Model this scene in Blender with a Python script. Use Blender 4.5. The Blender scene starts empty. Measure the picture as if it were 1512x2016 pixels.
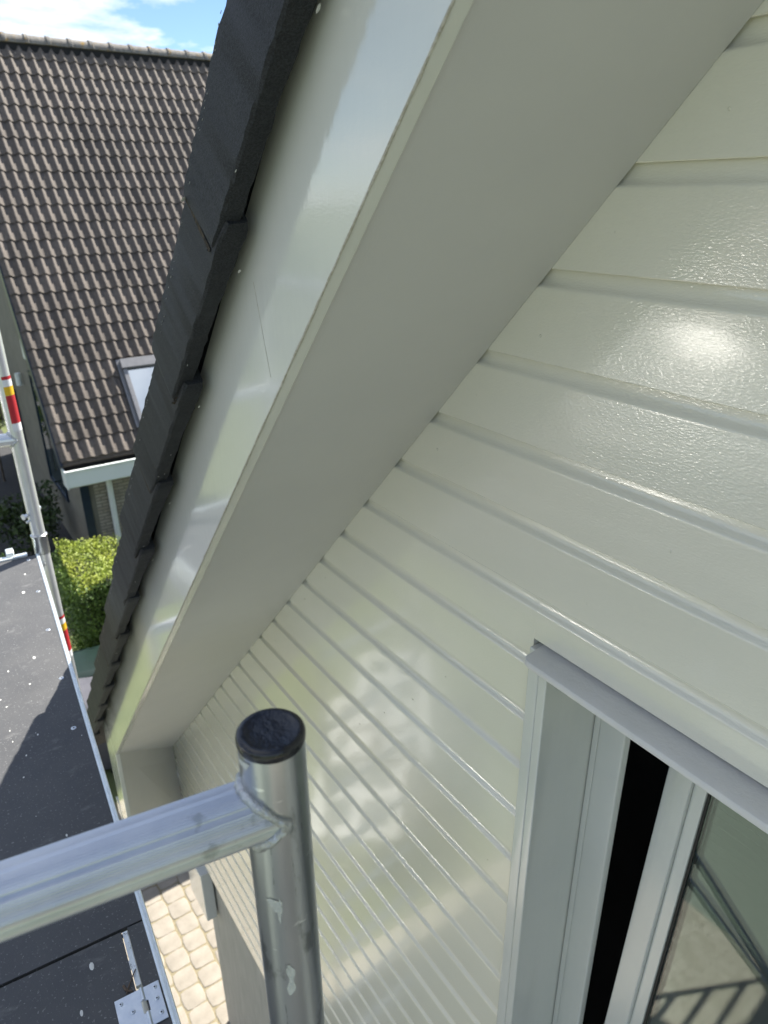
import bpy, math, random
from mathutils import Vector, Matrix
random.seed(7)
R = math.radians
SC = bpy.context.scene
COL = SC.collection

# ------------------------------------------------------------------ camera, world, sun, exposure
# World frame: gable wall face is y = 0 (outside is -y), x runs along the wall, z = 0 is the paving.
EYE = Vector((0.0, -0.92, 6.3))
def W(x, y, z):
    """point surveyed from the eye point -> world"""
    return Vector((x, y - 0.92, z + 6.3))

cam = bpy.data.cameras.new('camera')
cam.sensor_fit = 'VERTICAL'; cam.sensor_height = 36.0; cam.lens = 25.0
cam.clip_start = 0.02; cam.clip_end = 2000
cam.dof.use_dof = True; cam.dof.focus_distance = 1.05; cam.dof.aperture_fstop = 7.5
co = bpy.data.objects.new('camera', cam); COL.objects.link(co)
right = Vector((0.56610692, 0.82428569, -0.00872087))
down = Vector((0.33103776, -0.23701506, -0.91336623))
fwd = Vector((-0.75494169, 0.514176, -0.40704555))
m = Matrix((right, -down, -fwd)).transposed().to_4x4(); m.translation = EYE
co.matrix_world = m
SC.camera = co

SUN = Vector((-0.29, 0.735, 1.0)).normalized()          # direction towards the sun
sun = bpy.data.lights.new('sun', 'SUN'); sun.energy = 5.0; sun.angle = R(0.53); sun.color = (1.0, 0.95, 0.86)
so = bpy.data.objects.new('sun', sun); COL.objects.link(so)
so.rotation_euler = SUN.to_track_quat('Z', 'Y').to_euler(); so.location = (-8, 14, 24)

wd = bpy.data.worlds.new('World'); SC.world = wd; wd.use_nodes = True
nt = wd.node_tree; nt.nodes.clear()
def N(t, kind, **kw):
    n = t.nodes.new(kind)
    for k, v in kw.items():
        if k == 'inp':
            for a, b in v.items(): n.inputs[a].default_value = b
        else: setattr(n, k, v)
    return n
sky = N(nt, 'ShaderNodeTexSky', sky_type='NISHITA', sun_disc=False)
sky.sun_elevation = math.asin(SUN.z); sky.sun_rotation = math.atan2(SUN.x, SUN.y)
sky.air_density = 0.75; sky.dust_density = 0.05; sky.ozone_density = 4.0
geo = N(nt, 'ShaderNodeTexCoord')
sep = N(nt, 'ShaderNodeSeparateXYZ'); nt.links.new(geo.outputs['Generated'], sep.inputs[0])
# clouds: noise on a flat cloud deck seen in perspective (direction / height)
zc = N(nt, 'ShaderNodeMath', operation='MAXIMUM', inp={1: 0.0}); nt.links.new(sep.outputs['Z'], zc.inputs[0])
za = N(nt, 'ShaderNodeMath', operation='ADD', inp={1: 0.16}); nt.links.new(zc.outputs[0], za.inputs[0])
dv = N(nt, 'ShaderNodeVectorMath', operation='DIVIDE')
nt.links.new(geo.outputs['Generated'], dv.inputs[0])
cmb = N(nt, 'ShaderNodeCombineXYZ')
for i in range(3): nt.links.new(za.outputs[0], cmb.inputs[i])
nt.links.new(cmb.outputs[0], dv.inputs[1])
cmap = N(nt, 'ShaderNodeMapping'); cmap.inputs['Location'].default_value = (3.1, 1.7, 0.4); cmap.inputs['Scale'].default_value = (1.0, 1.0, 1.0)
nt.links.new(dv.outputs[0], cmap.inputs[0])
cn = N(nt, 'ShaderNodeTexNoise', inp={'Scale': 1.9, 'Detail': 7.0, 'Roughness': 0.58, 'Distortion': 0.25}); nt.links.new(cmap.outputs[0], cn.inputs['Vector'])
cr = N(nt, 'ShaderNodeValToRGB'); cr.color_ramp.elements[0].position = 0.47; cr.color_ramp.elements[1].position = 0.62
nt.links.new(cn.outputs['Fac'], cr.inputs[0])
cn2 = N(nt, 'ShaderNodeTexNoise', inp={'Scale': 3.6, 'Detail': 4.0}); nt.links.new(cmap.outputs[0], cn2.inputs['Vector'])
ccol = N(nt, 'ShaderNodeValToRGB')
ccol.color_ramp.elements[0].position = 0.3; ccol.color_ramp.elements[0].color = (5.2, 5.6, 6.3, 1)
ccol.color_ramp.elements[1].position = 0.7; ccol.color_ramp.elements[1].color = (8.6, 8.7, 8.8, 1)
nt.links.new(cn2.outputs['Fac'], ccol.inputs[0])
mixc = N(nt, 'ShaderNodeMixRGB'); nt.links.new(cr.outputs[0], mixc.inputs[0])
nt.links.new(sky.outputs[0], mixc.inputs[1]); nt.links.new(ccol.outputs[0], mixc.inputs[2])
bg = N(nt, 'ShaderNodeBackground', inp={'Strength': 0.075}); nt.links.new(mixc.outputs[0], bg.inputs[0])
wo = N(nt, 'ShaderNodeOutputWorld'); nt.links.new(bg.outputs[0], wo.inputs[0])

SC.view_settings.view_transform = 'Standard'; SC.view_settings.look = 'None'
SC.view_settings.exposure = 1.42; SC.view_settings.gamma = 1.0
SC.render.engine = 'CYCLES'
SC.cycles.use_denoising = True
SC.cycles.max_bounces = 8; SC.cycles.diffuse_bounces = 4; SC.cycles.glossy_bounces = 4; SC.cycles.transmission_bounces = 6
SC.cycles.sample_clamp_indirect = 6.0

# ------------------------------------------------------------------ mesh helpers
class MB:
    def __init__(s): s.v = []; s.f = []
    def add(s, vs, fs):
        o = len(s.v); s.v += [tuple(v) for v in vs]; s.f += [tuple(i + o for i in f) for f in fs]; return s
    def box(s, a, b):
        x0, y0, z0 = a; x1, y1, z1 = b
        return s.add([(x0,y0,z0),(x1,y0,z0),(x1,y1,z0),(x0,y1,z0),(x0,y0,z1),(x1,y0,z1),(x1,y1,z1),(x0,y1,z1)],
                     [(0,3,2,1),(4,5,6,7),(0,1,5,4),(1,2,6,5),(2,3,7,6),(3,0,4,7)])
    def hexa(s, p):                      # 8 points: bottom loop, top loop
        return s.add(p, [(0,3,2,1),(4,5,6,7),(0,1,5,4),(1,2,6,5),(2,3,7,6),(3,0,4,7)])
    def loft(s, rings, closed=True, caps=True):
        n = len(rings[0]); vs = [p for r in rings for p in r]; fs = []
        for i in range(len(rings) - 1):
            for j in range(n if closed else n - 1):
                k = (j + 1) % n
                fs.append((i*n + j, i*n + k, (i+1)*n + k, (i+1)*n + j))
        if caps and closed:
            fs.append(tuple(reversed(range(n)))); fs.append(tuple(range((len(rings)-1)*n, len(rings)*n)))
        return s.add(vs, fs)
    def tube(s, a, b, r, n=20, prof=None, r2=None, caps=True):
        a = Vector(a); b = Vector(b); d = (b - a).normalized()
        up = Vector((0,0,1)) if abs(d.z) < 0.9 else Vector((1,0,0))
        e1 = d.cross(up).normalized(); e2 = d.cross(e1).normalized()
        prof = prof or [(math.cos(2*math.pi*i/n), math.sin(2*math.pi*i/n)) for i in range(n)]
        r2 = r if r2 is None else r2
        return s.loft([[a + e1*(p[0]*r) + e2*(p[1]*r) for p in prof], [b + e1*(p[0]*r2) + e2*(p[1]*r2) for p in prof]], caps=caps)
    def poly(s, pts, off):               # extruded polygon
        off = Vector(off); n = len(pts); pts = [Vector(p) for p in pts]
        return s.add(pts + [p + off for p in pts], [tuple(range(n)), tuple(reversed(range(n, 2*n)))] + [(i, i+n, (i+1)%n+n, (i+1)%n) for i in range(n)])
    def lathe(s, c, prof, n=24):         # prof: (radius, z)
        c = Vector(c)
        return s.loft([[c + Vector((r*math.cos(2*math.pi*i/n), r*math.sin(2*math.pi*i/n), z)) for i in range(n)] for r, z in prof])
    def mesh(s, name, mat, smooth=False):
        me = bpy.data.meshes.new(name); me.from_pydata(s.v, [], s.f); me.update()
        if mat: me.materials.append(mat)
        if smooth:
            for p in me.polygons: p.use_smooth = True
        return me
    def build(s, name, mat, parent=None, smooth=False, bevel=0, angle=40, recalc=True):
        me = s.mesh(name, mat, smooth)
        if recalc:
            import bmesh
            bm = bmesh.new(); bm.from_mesh(me); bmesh.ops.recalc_face_normals(bm, faces=bm.faces[:]); bm.to_mesh(me); bm.free()
        o = bpy.data.objects.new(name, me); COL.objects.link(o)
        if parent: attach(o, parent)
        if bevel:
            b = o.modifiers.new('bevel', 'BEVEL'); b.width = bevel; b.segments = 2; b.limit_method = 'ANGLE'; b.angle_limit = R(30)
            for p in me.polygons: p.use_smooth = True
            w = o.modifiers.new('normals', 'WEIGHTED_NORMAL'); w.keep_sharp = True
        elif smooth and angle:
            try: me.set_sharp_from_angle(angle=R(angle))
            except Exception: pass
        return o

def attach(o, p):
    o.parent = p
    if p.parent is None: o.matrix_parent_inverse = Matrix.Translation(-Vector(p.location))
def empty(name, loc, label, cat, group=None):
    o = bpy.data.objects.new(name, None); COL.objects.link(o); o.location = loc; o.empty_display_size = 0.2
    return tag(o, label, cat, group)
def tag(o, label, cat, group=None):
    o['label'] = label; o['category'] = cat
    if group: o['group'] = group
    return o
def structure(o): o['kind'] = 'structure'; return o
def stuff(o): o['kind'] = 'stuff'; return o

# ------------------------------------------------------------------ materials
def mat(name, c1, c2=None, rough=0.5, metal=0.0, scale=8.0, stretch=(1,1,1), bump=0.0, bscale=60.0, bstretch=None, coat=0.0,
        rvar=0.0, detail=5.0, contrast=(0.3, 0.7), spec=0.5, bdist=0.01, ior=None):
    mt = bpy.data.materials.new(name); mt.use_nodes = True; t = mt.node_tree; b = t.nodes['Principled BSDF']
    tc = N(t, 'ShaderNodeTexCoord'); mp = N(t, 'ShaderNodeMapping'); mp.inputs['Scale'].default_value = stretch
    t.links.new(tc.outputs['Object'], mp.inputs[0])
    b.inputs['Roughness'].default_value = rough; b.inputs['Metallic'].default_value = metal
    b.inputs['Specular IOR Level'].default_value = spec
    b.inputs['Coat Weight'].default_value = coat; b.inputs['Coat Roughness'].default_value = 0.08
    no = N(t, 'ShaderNodeTexNoise', inp={'Scale': scale, 'Detail': detail, 'Roughness': 0.6}); t.links.new(mp.outputs[0], no.inputs['Vector'])
    rp = N(t, 'ShaderNodeValToRGB'); e = rp.color_ramp.elements
    e[0].position, e[1].position = contrast; e[0].color = (*c1, 1); e[1].color = (*(c2 or c1), 1)
    t.links.new(no.outputs['Fac'], rp.inputs[0]); t.links.new(rp.outputs[0], b.inputs['Base Color'])
    if rvar:
        mr = N(t, 'ShaderNodeMapRange', inp={3: rough - rvar, 4: rough + rvar}); t.links.new(no.outputs['Fac'], mr.inputs[0]); t.links.new(mr.outputs[0], b.inputs['Roughness'])
    if bump:
        mp2 = N(t, 'ShaderNodeMapping'); mp2.inputs['Scale'].default_value = bstretch or stretch; t.links.new(tc.outputs['Object'], mp2.inputs[0])
        n2 = N(t, 'ShaderNodeTexNoise', inp={'Scale': bscale, 'Detail': 4.0, 'Roughness': 0.55}); t.links.new(mp2.outputs[0], n2.inputs['Vector'])
        bp = N(t, 'ShaderNodeBump', inp={'Strength': bump, 'Distance': bdist}); t.links.new(n2.outputs['Fac'], bp.inputs['Height']); t.links.new(bp.outputs[0], b.inputs['Normal'])
    mt['bsdf'] = 1
    return mt

def overlay(mt, col, scale, thr, width=0.03, stretch=(1,1,1), kind='NOISE', rough=None, seed=0.0):
    """adds spots / stains with a shape of their own over the base colour"""
    t = mt.node_tree; b = t.nodes['Principled BSDF']
    tc = N(t, 'ShaderNodeTexCoord'); mp = N(t, 'ShaderNodeMapping'); mp.inputs['Scale'].default_value = stretch; mp.inputs['Location'].default_value = (seed, seed*.7, seed*.3)
    t.links.new(tc.outputs['Object'], mp.inputs[0])
    if kind == 'NOISE':
        n = N(t, 'ShaderNodeTexNoise', inp={'Scale': scale, 'Detail': 6.0, 'Roughness': 0.65}); out = n.outputs['Fac']
        lo, hi = thr, thr + width
    else:
        n = N(t, 'ShaderNodeTexVoronoi', inp={'Scale': scale, 'Randomness': 1.0}); out = n.outputs['Distance']
        lo, hi = thr + width, thr
    t.links.new(mp.outputs[0], n.inputs['Vector'])
    mr = N(t, 'ShaderNodeMapRange', inp={1: lo, 2: hi}); t.links.new(out, mr.inputs[0])
    mx = N(t, 'ShaderNodeMixRGB'); mx.inputs[2].default_value = (*col, 1); t.links.new(mr.outputs[0], mx.inputs[0])
    old = b.inputs['Base Color'].links[0].from_socket; t.links.new(old, mx.inputs[1]); t.links.new(mx.outputs[0], b.inputs['Base Color'])
    return mt

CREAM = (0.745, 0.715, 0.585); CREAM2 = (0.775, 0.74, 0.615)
M = {}
def paint_mat(name, c1, c2, rough, bstretch, bump, peel, coat=0.6):
    mt = mat(name, c1, c2, rough=rough, scale=3.0, stretch=(0.6, 1, 1.6), bump=bump, bscale=55.0, bstretch=bstretch, bdist=0.004, coat=coat)
    t = mt.node_tree; b = t.nodes['Principled BSDF']
    tc = N(t, 'ShaderNodeTexCoord')
    pm = N(t, 'ShaderNodeMapping'); pm.inputs['Scale'].default_value = (0.42, 1, 1); t.links.new(tc.outputs['Object'], pm.inputs[0])
    vo = N(t, 'ShaderNodeTexNoise', inp={'Scale': 330.0, 'Detail': 1.0}); t.links.new(pm.outputs[0], vo.inputs['Vector'])
    lf = N(t, 'ShaderNodeTexNoise', inp={'Scale': 5.0, 'Detail': 2.0}); t.links.new(tc.outputs['Object'], lf.inputs['Vector'])
    old = b.inputs['Normal'].links[0].from_socket
    b1 = N(t, 'ShaderNodeBump', inp={'Strength': peel, 'Distance': 0.0012}); t.links.new(vo.outputs['Fac'], b1.inputs['Height']); t.links.new(old, b1.inputs['Normal'])
    b2 = N(t, 'ShaderNodeBump', inp={'Strength': 0.025, 'Distance': 0.01}); t.links.new(lf.outputs['Fac'], b2.inputs['Height']); t.links.new(b1.outputs[0], b2.inputs['Normal'])
    t.links.new(b2.outputs[0], b.inputs['Normal'])
    return mt
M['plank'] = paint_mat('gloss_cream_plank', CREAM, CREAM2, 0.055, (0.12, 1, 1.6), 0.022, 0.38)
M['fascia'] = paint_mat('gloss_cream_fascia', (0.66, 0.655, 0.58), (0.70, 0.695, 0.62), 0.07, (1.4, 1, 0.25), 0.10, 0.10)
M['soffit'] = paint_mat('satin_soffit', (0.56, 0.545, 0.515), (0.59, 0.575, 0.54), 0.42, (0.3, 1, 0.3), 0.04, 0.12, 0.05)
M['trim'] = paint_mat('gloss_window_trim', (0.60, 0.605, 0.565), (0.64, 0.64, 0.59), 0.16, (1.5, 1, 0.12), 0.10, 0.2)
M['flash'] = mat('zinc_paint_flashing', (0.64, 0.625, 0.58), (0.68, 0.66, 0.62), rough=0.45, scale=14, bump=0.15, bscale=120)
M['oldpaint'] = mat('worn_edge', (0.42, 0.38, 0.29), (0.60, 0.57, 0.48), rough=0.6, scale=120, bump=0.5, bscale=300)
M['vtile'] = mat('anthracite_concrete_tile', (0.011, 0.012, 0.0135), (0.030, 0.032, 0.036), rough=0.66, scale=330, detail=3, bump=0.7, bscale=600, bdist=0.002, spec=0.35, contrast=(.38,.64))
overlay(M['vtile'], (0.040, 0.042, 0.046), 5.0, 0.58, 0.25, seed=3.0)
M['moss'] = mat('moss_dirt', (0.012, 0.012, 0.010), (0.075, 0.055, 0.03), rough=0.95, scale=160, bump=0.9, bscale=300, bdist=0.004)
M['fleck'] = mat('pale_fleck', (0.62, 0.62, 0.58), (0.72, 0.72, 0.68), rough=0.6, scale=40)
M['alu'] = mat('aluminium_tube', (0.46, 0.48, 0.49), (0.58, 0.59, 0.60), rough=0.30, metal=0.95, scale=16, stretch=(1,1,0.15), rvar=0.10, bump=0.10, bscale=180, bdist=0.002)
overlay(M['alu'], (0.30, 0.31, 0.31), 30.0, 0.60, 0.08, stretch=(1,1,0.4), seed=9.0)
overlay(M['alu'], (0.22, 0.23, 0.23), 150.0, 0.655, 0.02, stretch=(1,1,0.06), seed=3.0)
overlay(M['alu'], (0.78, 0.79, 0.78), 120.0, 0.66, 0.02, stretch=(0.3,0.3,1), seed=13.0)
M['aluext'] = mat('aluminium_extrusion', (0.52, 0.55, 0.60), (0.62, 0.645, 0.68), rough=0.42, metal=0.85, scale=20, rvar=0.08, bump=0.06, bscale=300, bdist=0.001)
overlay(M['aluext'], (0.40, 0.42, 0.44), 34.0, 0.60, 0.07, seed=4.0)
M['alubright'] = mat('bright_aluminium', (0.74, 0.76, 0.78), (0.82, 0.83, 0.84), rough=0.36, metal=0.7, scale=16, rvar=0.06)
M['aluedge'] = mat('aluminium_edge', (0.66, 0.72, 0.74), (0.80, 0.84, 0.84), rough=0.42, metal=0.75, scale=40)
M['weld'] = mat('weld_bead', (0.42, 0.43, 0.43), (0.62, 0.63, 0.63), rough=0.45, metal=0.9, scale=180, bump=0.8, bscale=260, bdist=0.003)
M['cap'] = mat('black_plastic_cap', (0.012, 0.012, 0.014), (0.02, 0.02, 0.023), rough=0.20, scale=60, rvar=0.10, bump=0.08, bscale=200)
overlay(M['cap'], (0.35, 0.36, 0.36), 45.0, 0.69, 0.02, stretch=(1, 1, 1), seed=2.0)
M['smear'] = mat('paint_smear', (0.44, 0.45, 0.41), (0.62, 0.62, 0.57), rough=0.5, scale=160, bump=0.2, bscale=200)
M['deck'] = mat('phenolic_deck', (0.006, 0.0075, 0.011), (0.012, 0.0135, 0.018), rough=0.68, scale=9, bump=0.35, bscale=420, bdist=0.0015, spec=1.0)
overlay(M['deck'], (0.026, 0.027, 0.029), 6.0, 0.38, 0.30, seed=1.0)
overlay(M['deck'], (0.085, 0.085, 0.086), 26.0, 0.58, 0.14, stretch=(1, 0.5, 1), seed=5.0)
overlay(M['deck'], (0.16, 0.16, 0.16), 170.0, 0.60, 0.06, seed=7.0)  # fine pale specks paint the sparkle of sunlit grain
M['deck'].node_tree.nodes['Principled BSDF'].inputs['IOR'].default_value = 1.60
M['zinc'] = mat('galvanised_steel', (0.55, 0.60, 0.66), (0.68, 0.72, 0.76), rough=0.38, metal=0.85, scale=60, rvar=0.08)
M['rust'] = mat('speckled_strip', (0.72, 0.76, 0.78), (0.60, 0.64, 0.66), rough=0.45, metal=0.3, scale=80)
overlay(M['rust'], (0.03, 0.03, 0.03), 120.0, 0.61, 0.03)
M['black'] = mat('dark_void', (0.008, 0.008, 0.009), rough=0.8)
M['red'] = mat('red_label', (0.50, 0.025, 0.035), (0.42, 0.02, 0.03), rough=0.4, scale=80)
M['yellow'] = mat('yellow_label', (0.80, 0.50, 0.02), (0.74, 0.44, 0.02), rough=0.4, scale=80)
M['white'] = mat('white_label', (0.80, 0.80, 0.80), (0.74, 0.75, 0.76), rough=0.4, scale=50)
M['ntile'] = mat('brown_concrete_tile', (0.086, 0.072, 0.062), (0.150, 0.128, 0.110), rough=0.80, scale=22, bump=0.3, bscale=160, bdist=0.003)
overlay(M['ntile'], (0.34, 0.31, 0.27), 26.0, 0.655, 0.05, seed=6.0)
overlay(M['ntile'], (0.27, 0.20, 0.10), 9.0, 0.69, 0.05, seed=12.0)
_t = M['ntile'].node_tree; _b = _t.nodes['Principled BSDF']
_oi = N(_t, 'ShaderNodeObjectInfo'); _mr = N(_t, 'ShaderNodeMapRange', inp={3: 0.72, 4: 1.22}); _t.links.new(_oi.outputs['Random'], _mr.inputs[0])
_mx = N(_t, 'ShaderNodeMixRGB', blend_type='MULTIPLY', inp={0: 1.0}); _t.links.new(_b.inputs['Base Color'].links[0].from_socket, _mx.inputs[1]); _t.links.new(_mr.outputs[0], _mx.inputs[2]); _t.links.new(_mx.outputs[0], _b.inputs['Base Color'])
M['ridge'] = mat('lichen_ridge_tile', (0.13, 0.12, 0.11), (0.26, 0.245, 0.22), rough=0.9, scale=14, bump=0.5, bscale=120)
overlay(M['ridge'], (0.30, 0.19, 0.05), 9.0, 0.56, 0.10, seed=2.0)
M['gutter'] = mat('white_gutter', (0.72, 0.78, 0.76), (0.76, 0.81, 0.79), rough=0.35, scale=6)
M['navy'] = mat('navy_timber', (0.010, 0.022, 0.045), (0.014, 0.03, 0.055), rough=0.35, scale=10)
M['glassdark'] = mat('dark_window_glass', (0.012, 0.03, 0.03), (0.02, 0.04, 0.04), rough=0.04, scale=2, spec=0.8)
M['skyglass'] = mat('skylight_glass', (0.42, 0.47, 0.52), (0.46, 0.50, 0.55), rough=0.03, metal=1.0, scale=2)
M['glintglass'] = mat('glint_reflector_pane', (0.30, 0.32, 0.31), (0.40, 0.42, 0.41), rough=0.085, scale=3, spec=1.0, coat=1.0)  # for the added panes that glint in the boards
M['skyframe'] = mat('grey_skylight_metal', (0.20, 0.20, 0.21), (0.25, 0.25, 0.255), rough=0.4, metal=0.4, scale=12)
M['render'] = mat('olive_gable_render', (0.15, 0.142, 0.115), (0.20, 0.19, 0.155), rough=0.85, scale=4, bump=0.3, bscale=90)
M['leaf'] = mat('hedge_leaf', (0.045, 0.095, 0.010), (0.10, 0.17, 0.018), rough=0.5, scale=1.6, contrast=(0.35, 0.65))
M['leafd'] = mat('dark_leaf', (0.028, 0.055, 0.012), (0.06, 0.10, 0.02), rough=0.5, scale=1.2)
M['leafy'] = mat('yellow_and_lit_leaf', (0.18, 0.26, 0.02), (0.33, 0.36, 0.035), rough=0.5, scale=2.2)  # yellow shrub leaves, and hedge top with sunlight put into the colour
for k in ('leaf', 'leafd', 'leafy'):
    M[k].node_tree.nodes['Principled BSDF'].inputs['Subsurface Weight'].default_value = 0.0
M['core'] = mat('hedge_core', (0.012, 0.02, 0.006), rough=0.9)
M['bark'] = mat('bark', (0.07, 0.055, 0.04), (0.12, 0.10, 0.075), rough=0.9, scale=12, bump=0.6, bscale=40)
M['paver'] = mat('tumbled_paver', (0.215, 0.192, 0.158), (0.29, 0.262, 0.22), rough=0.9, scale=7, bump=0.5, bscale=70, bdist=0.006)
M['sand'] = mat('joint_sand', (0.17, 0.145, 0.085), (0.25, 0.215, 0.14), rough=0.95, scale=40, bump=0.5, bscale=200)
M['grass'] = mat('lawn', (0.07, 0.095, 0.03), (0.12, 0.14, 0.05), rough=0.9, scale=3, bump=0.6, bscale=60)
M['gravel'] = mat('mossy_gravel', (0.17, 0.20, 0.17), (0.26, 0.29, 0.25), rough=0.95, scale=60, bump=0.3, bscale=120)
M['asph'] = mat('dark_path', (0.03, 0.03, 0.032), (0.05, 0.05, 0.05), rough=0.9, scale=20, bump=0.4, bscale=150)
M['conc'] = mat('grey_masonry', (0.36, 0.345, 0.30), (0.46, 0.44, 0.39), rough=0.9, scale=5, stretch=(4, 4, 0.6), bump=0.4, bscale=60)
M['brown'] = mat('brown_underboard', (0.07, 0.045, 0.03), (0.11, 0.075, 0.05), rough=0.7, scale=12)
M['wallwhite'] = mat('white_stucco', (0.72, 0.71, 0.68), (0.78, 0.77, 0.74), rough=0.8, scale=5, bump=0.2, bscale=60)
M['shed'] = mat('shed_timber', (0.10, 0.075, 0.05), (0.16, 0.12, 0.08), rough=0.8, scale=4, stretch=(8, 8, 0.6), bump=0.3, bscale=30)
M['bingrey'] = mat('grey_bin_lid', (0.085, 0.085, 0.10), (0.11, 0.11, 0.125), rough=0.35, scale=10)
M['bingreen'] = mat('green_bin', (0.004, 0.014, 0.011), (0.006, 0.019, 0.015), rough=0.4, scale=10)
M['room'] = mat('dim_room', (0.20, 0.18, 0.15), (0.24, 0.22, 0.19), rough=0.9, scale=3)
M['blind'] = mat('pale_blind', (0.60, 0.64, 0.58), (0.66, 0.69, 0.63), rough=0.8, scale=6)
M['doorwhite'] = mat('reflection_door_white', (0.80, 0.80, 0.78), (0.82, 0.82, 0.80), rough=0.25, scale=4)  # for the added doors that mirror in the boards
M['rubber'] = mat('black_gasket', (0.012, 0.012, 0.012), rough=0.5)

def brick_mat(name, c1, c2, mortar, bw, bh, scale_axis, off=0.5, msize=0.012, bump=0.6, rough=0.9):
    """brick pattern from world position; scale_axis picks the two axes"""
    mt = bpy.data.materials.new(name); mt.use_nodes = True; t = mt.node_tree; b = t.nodes['Principled BSDF']
    g = N(t, 'ShaderNodeNewGeometry'); s = N(t, 'ShaderNodeSeparateXYZ'); t.links.new(g.outputs['Position'], s.inputs[0])
    c = N(t, 'ShaderNodeCombineXYZ'); t.links.new(s.outputs[scale_axis[0]], c.inputs[0]); t.links.new(s.outputs[scale_axis[1]], c.inputs[1])
    br = N(t, 'ShaderNodeTexBrick', inp={'Scale': 1.0, 'Brick Width': bw, 'Row Height': bh, 'Mortar Size': msize, 'Mortar Smooth': 0.3, 'Color1': (*c1, 1), 'Color2': (*c2, 1), 'Mortar': (*mortar, 1)})
    br.offset = off; t.links.new(c.outputs[0], br.inputs['Vector'])
    no = N(t, 'ShaderNodeTexNoise', inp={'Scale': 18.0, 'Detail': 5.0}); t.links.new(g.outputs['Position'], no.inputs['Vector'])
    mr = N(t, 'ShaderNodeMapRange', inp={3: 0.75, 4: 1.2}); t.links.new(no.outputs['Fac'], mr.inputs[0])
    mx = N(t, 'ShaderNodeMixRGB', blend_type='MULTIPLY', inp={0: 1.0}); t.links.new(br.outputs['Color'], mx.inputs[1]); t.links.new(mr.outputs[0], mx.inputs[2])
    t.links.new(mx.outputs[0], b.inputs['Base Color']); b.inputs['Roughness'].default_value = rough
    iv = N(t, 'ShaderNodeMath', operation='SUBTRACT', inp={0: 1.0}); t.links.new(br.outputs['Fac'], iv.inputs[1])
    bp = N(t, 'ShaderNodeBump', inp={'Strength': bump, 'Distance': 0.01}); t.links.new(iv.outputs[0], bp.inputs['Height']); t.links.new(bp.outputs[0], b.inputs['Normal'])
    return mt
M['pave'] = brick_mat('driveway_pavers', (0.36, 0.32, 0.255), (0.43, 0.39, 0.315), (0.16, 0.135, 0.075), 0.205, 0.205, ('X', 'Y'))
M['terr'] = brick_mat('terrace_bricks', (0.36, 0.335, 0.275), (0.43, 0.40, 0.34), (0.30, 0.28, 0.23), 0.20, 0.07, ('X', 'Y'), bump=0.15, msize=.006)
M['nbrick'] = brick_mat('pale_brick', (0.33, 0.30, 0.24), (0.42, 0.385, 0.32), (0.22, 0.20, 0.17), 0.21, 0.062, ('Y', 'Z'))
M['gbrick'] = brick_mat('dim_gable_brick', (0.17, 0.16, 0.13), (0.24, 0.225, 0.185), (0.12, 0.11, 0.095), 0.21, 0.062, ('X', 'Z'))
M['obrick'] = brick_mat('buff_brick', (0.30, 0.22, 0.15), (0.38, 0.28, 0.19), (0.28, 0.26, 0.23), 0.21, 0.062, ('X', 'Z'))

def glass_mat():
    mt = bpy.data.materials.new('window_glass'); mt.use_nodes = True; b = mt.node_tree.nodes['Principled BSDF']
    b.inputs['Base Color'].default_value = (0.86, 0.95, 0.91, 1); b.inputs['Roughness'].default_value = 0.0
    b.inputs['Transmission Weight'].default_value = 1.0; b.inputs['IOR'].default_value = 1.52
    return mt
M['glass'] = glass_mat()

# ------------------------------------------------------------------ ground and driveway
structure(MB().add([(-400,-400,0),(400,-400,0),(400,400,0),(-400,400,0)], [(0,1,2,3)]).build('ground', M['grass'], recalc=False))
structure(MB().add([(-3.7,-5.0,0.004),(9,-5.0,0.004),(9,0.05,0.004),(-3.7,0.05,0.004)], [(0,1,2,3)]).build('terrace', M['terr'], recalc=False))
structure(MB().add([(-6.75,-0.95,0.005),(-3.3,-0.95,0.005),(-3.3,11,0.005),(-6.75,11,0.005)], [(0,1,2,3)]).build('side_path', M['pave'], recalc=False))
structure(MB().add([(-3.7,-9.8,0.003),(9,-9.8,0.003),(9,-5.0,0.003),(-3.7,-5.0,0.003)], [(0,1,2,3)]).build('gravel_yard', M['gravel'], recalc=False))
structure(MB().add([(-24,-17,0.004),(6,-17,0.004),(6,-10,0.004),(-24,-10,0.004)], [(0,1,2,3)]).build('forecourt', M['asph'], recalc=False))
structure(MB().add([(-40,-3.0,0.006),(-10.6,-3.0,0.006),(-10.6,1.16,0.006),(-40,1.16,0.006)], [(0,1,2,3)]).build('neighbour_path', M['asph'], recalc=False))
# individually laid pavers where they are large enough to tell apart
bed = structure(MB().box((-6.72,-0.80,0.0055),(-3.2,1.0,0.0315)).build('paving_bed', M['sand']))
def paver_mesh(seed):
    rnd = random.Random(seed); mb = MB(); a = 0.0945; rings = []
    base = [(-a,-a),(-.35*a,-a),(.35*a,-a),(a,-a),(a,-.35*a),(a,.35*a),(a,a),(.35*a,a),(-.35*a,a),(-a,a),(-a,.35*a),(-a,-.35*a)]
    jit = [(rnd.uniform(-.003,.003), rnd.uniform(-.003,.003)) for _ in base]
    for ins, z in ((0.001, 0.0), (0.0005, 0.023), (0.0035, 0.0275), (0.010, 0.0295)):
        r = []
        for (x, y), (jx, jy) in zip(base, jit):
            cut = 0.008 if abs(abs(x) - a) < 1e-6 and abs(abs(y) - a) < 1e-6 else 0
            k = (a - ins - cut) / a
            r.append((x * k + jx, y * k + jy, z + rnd.uniform(-.0012, .0012)))
        rings.append(r)
    mb.loft(rings); return mb.mesh('paver', M['paver'], smooth=True)
pmeshes = [paver_mesh(i) for i in range(6)]
rnd = random.Random(5)
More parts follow.
